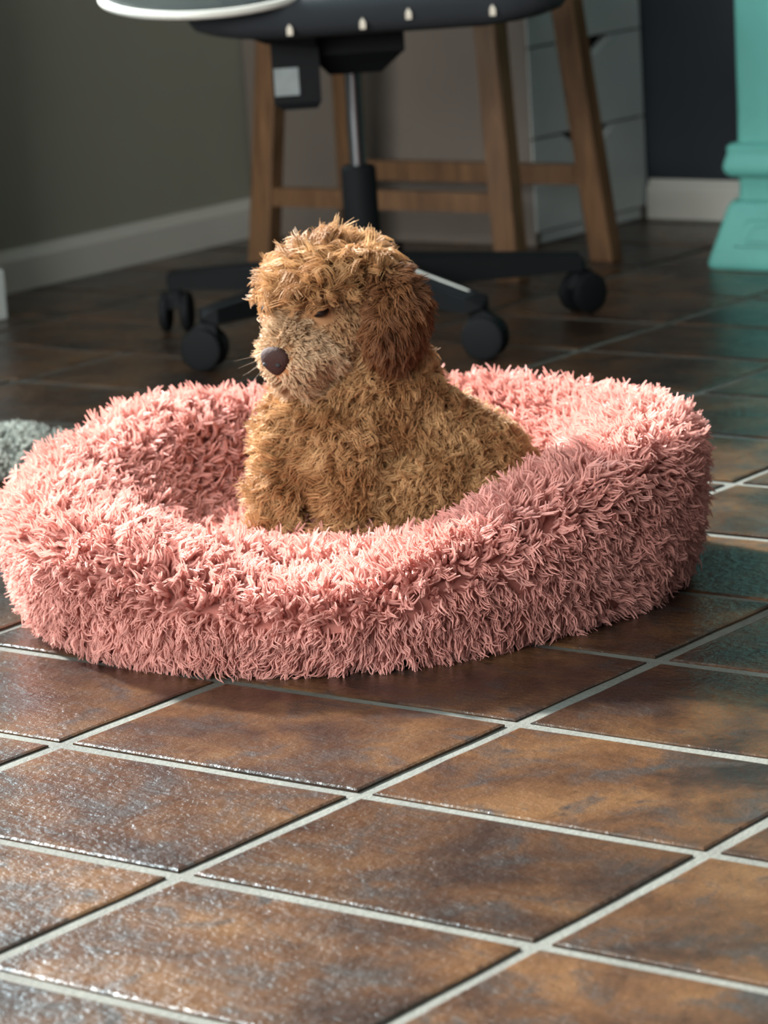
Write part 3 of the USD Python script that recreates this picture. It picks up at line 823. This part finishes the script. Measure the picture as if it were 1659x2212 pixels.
lay(muzzle & (dn_ > 0.0145) & (de > 0.0105), "muzzle_fur", M_MUZZLE, lambda q, l: HS * np.sign(q[:, 1:2]) * 0.8 - HU * 0.75 - HFW * 0.25, np.clip(0.004 + 0.6 * (np.minimum(dn_ - 0.012, de - 0.009)), 0.004, 0.024), 0.0009,
    keep=0.9, tuft=5, spread=0.0020, lean=0.60, jit=0.20, sjit=0.10, wave=0.10, swirl=0.7)


def head_part(name, pts_l, material, parent=dog, smooth=40):
    return obj(name, hull(bp(*np.array(pts_l).T)), material, parent, smooth=smooth)


sph = np.array(trimesh.creation.icosphere(3).vertices)
for e in (-1, 1):
    c = hp(0.0545, e * ES, EU)
    head_part("eye", c + (sph * [0.0088, 0.0098, 0.0060]) @ HAX, M_EYE)
# nose: broad rounded pad, wider above, with two nostrils
nv = sph.copy()
wf = 1 + 0.22 * nv[:, 2]
nl_ = np.array([hp(0.0985 + 0.0085 * x, 0.0162 * y * w, -0.0240 + 0.0138 * z - 0.002 * (1 - abs(y)) * (z < 0)) for (x, y, z), w in zip(nv, wf)])
nose = head_part("nose", nl_, M_NOSE)
for e in (-1, 1):
    c = hp(0.1055, e * 0.0078, -0.0265)
    head_part("nostril", c + (sph * [0.0018, 0.0030, 0.0022]) @ HAX, M_GRIME, nose)
mt = [hp(0.098, 0, -0.038), hp(0.095, 0.006, -0.043), hp(0.084, 0.0175, -0.045), hp(0.067, 0.025, -0.044), hp(0.050, 0.031, -0.040)]
ms = [p * 1.0 - HS * 2 * ((p - K) @ HS) for p in mt]
obj("mouth", tube(bp(*np.array(mt[::-1] + ms[1:]).T), 0.0022, 8), M_NOSE, dog)
for side_, k in ((-1, 5),):
    for i in range(k):
        a = hp(0.080 - 0.005 * i, side_ * 0.020, -0.032 - 0.003 * (i % 3))
        dvec = unit((HS * side_ * 0.9 + HFW * 0.35 + HU * (0.15 - 0.16 * i))[None])[0]
        b = a + dvec * 0.040
        obj("whisker", tube(bp(*np.array([a, a * 0.5 + b * 0.5 + HU * 0.002, b - HU * 0.004]).T), [0.0004, 0.0003, 0.0001], 5), M_WHISK, dog)

# ------------------------------------------------------------------ grey chenille blanket behind the bed
gx, gy = -2.835, 2.91
bl = thing("grey_blanket", "bundled grey chenille blanket on the floor at the left behind the pink bed", "blanket")
bv = trimesh.creation.icosphere(5)
v = np.array(bv.vertices)
v[:, 2] = np.maximum(v[:, 2], -0.35)
w = v * [0.20, 0.10, 0.036]
w = w[:, :1] * np.r_[RH, 0] + w[:, 1:2] * np.r_[HF, 0] + w[:, 2:] * [0, 0, 1.0]
w[:, 2] += 0.0125
w += 0.030 * (np.stack([fbm(w * 16 + k * 4.2, 3, 91 + k) for k in range(3)], -1) - 0.5) * (w[:, 2:] > 0.012)
w[:, :2] += np.array([gx, gy]) - 0.090 * RH
w[:, 2] = np.maximum(w[:, 2], 0.002)
gm = trimesh.Trimesh(w, bv.faces, process=False)
gb = obj("fold", gm, M_GREYBASE, bl, smooth=True)
p, n = sample(gm, 5000, rng)
k_ = p[:, 2] > 0.008
p, n = p[k_], n[k_]
fl = unit(tangent(np.stack([fbm(p * 30 + k * 5.1, 2, 81 + k) for k in range(3)], -1) - 0.5, n))
grow("chenille_pile", gb, M_GREY, p, n, fl, 0.012, 0.0042, rng, tuft=1, spread=0.002, lean=0.5, jit=0.5, sjit=0.1, wave=0.15)
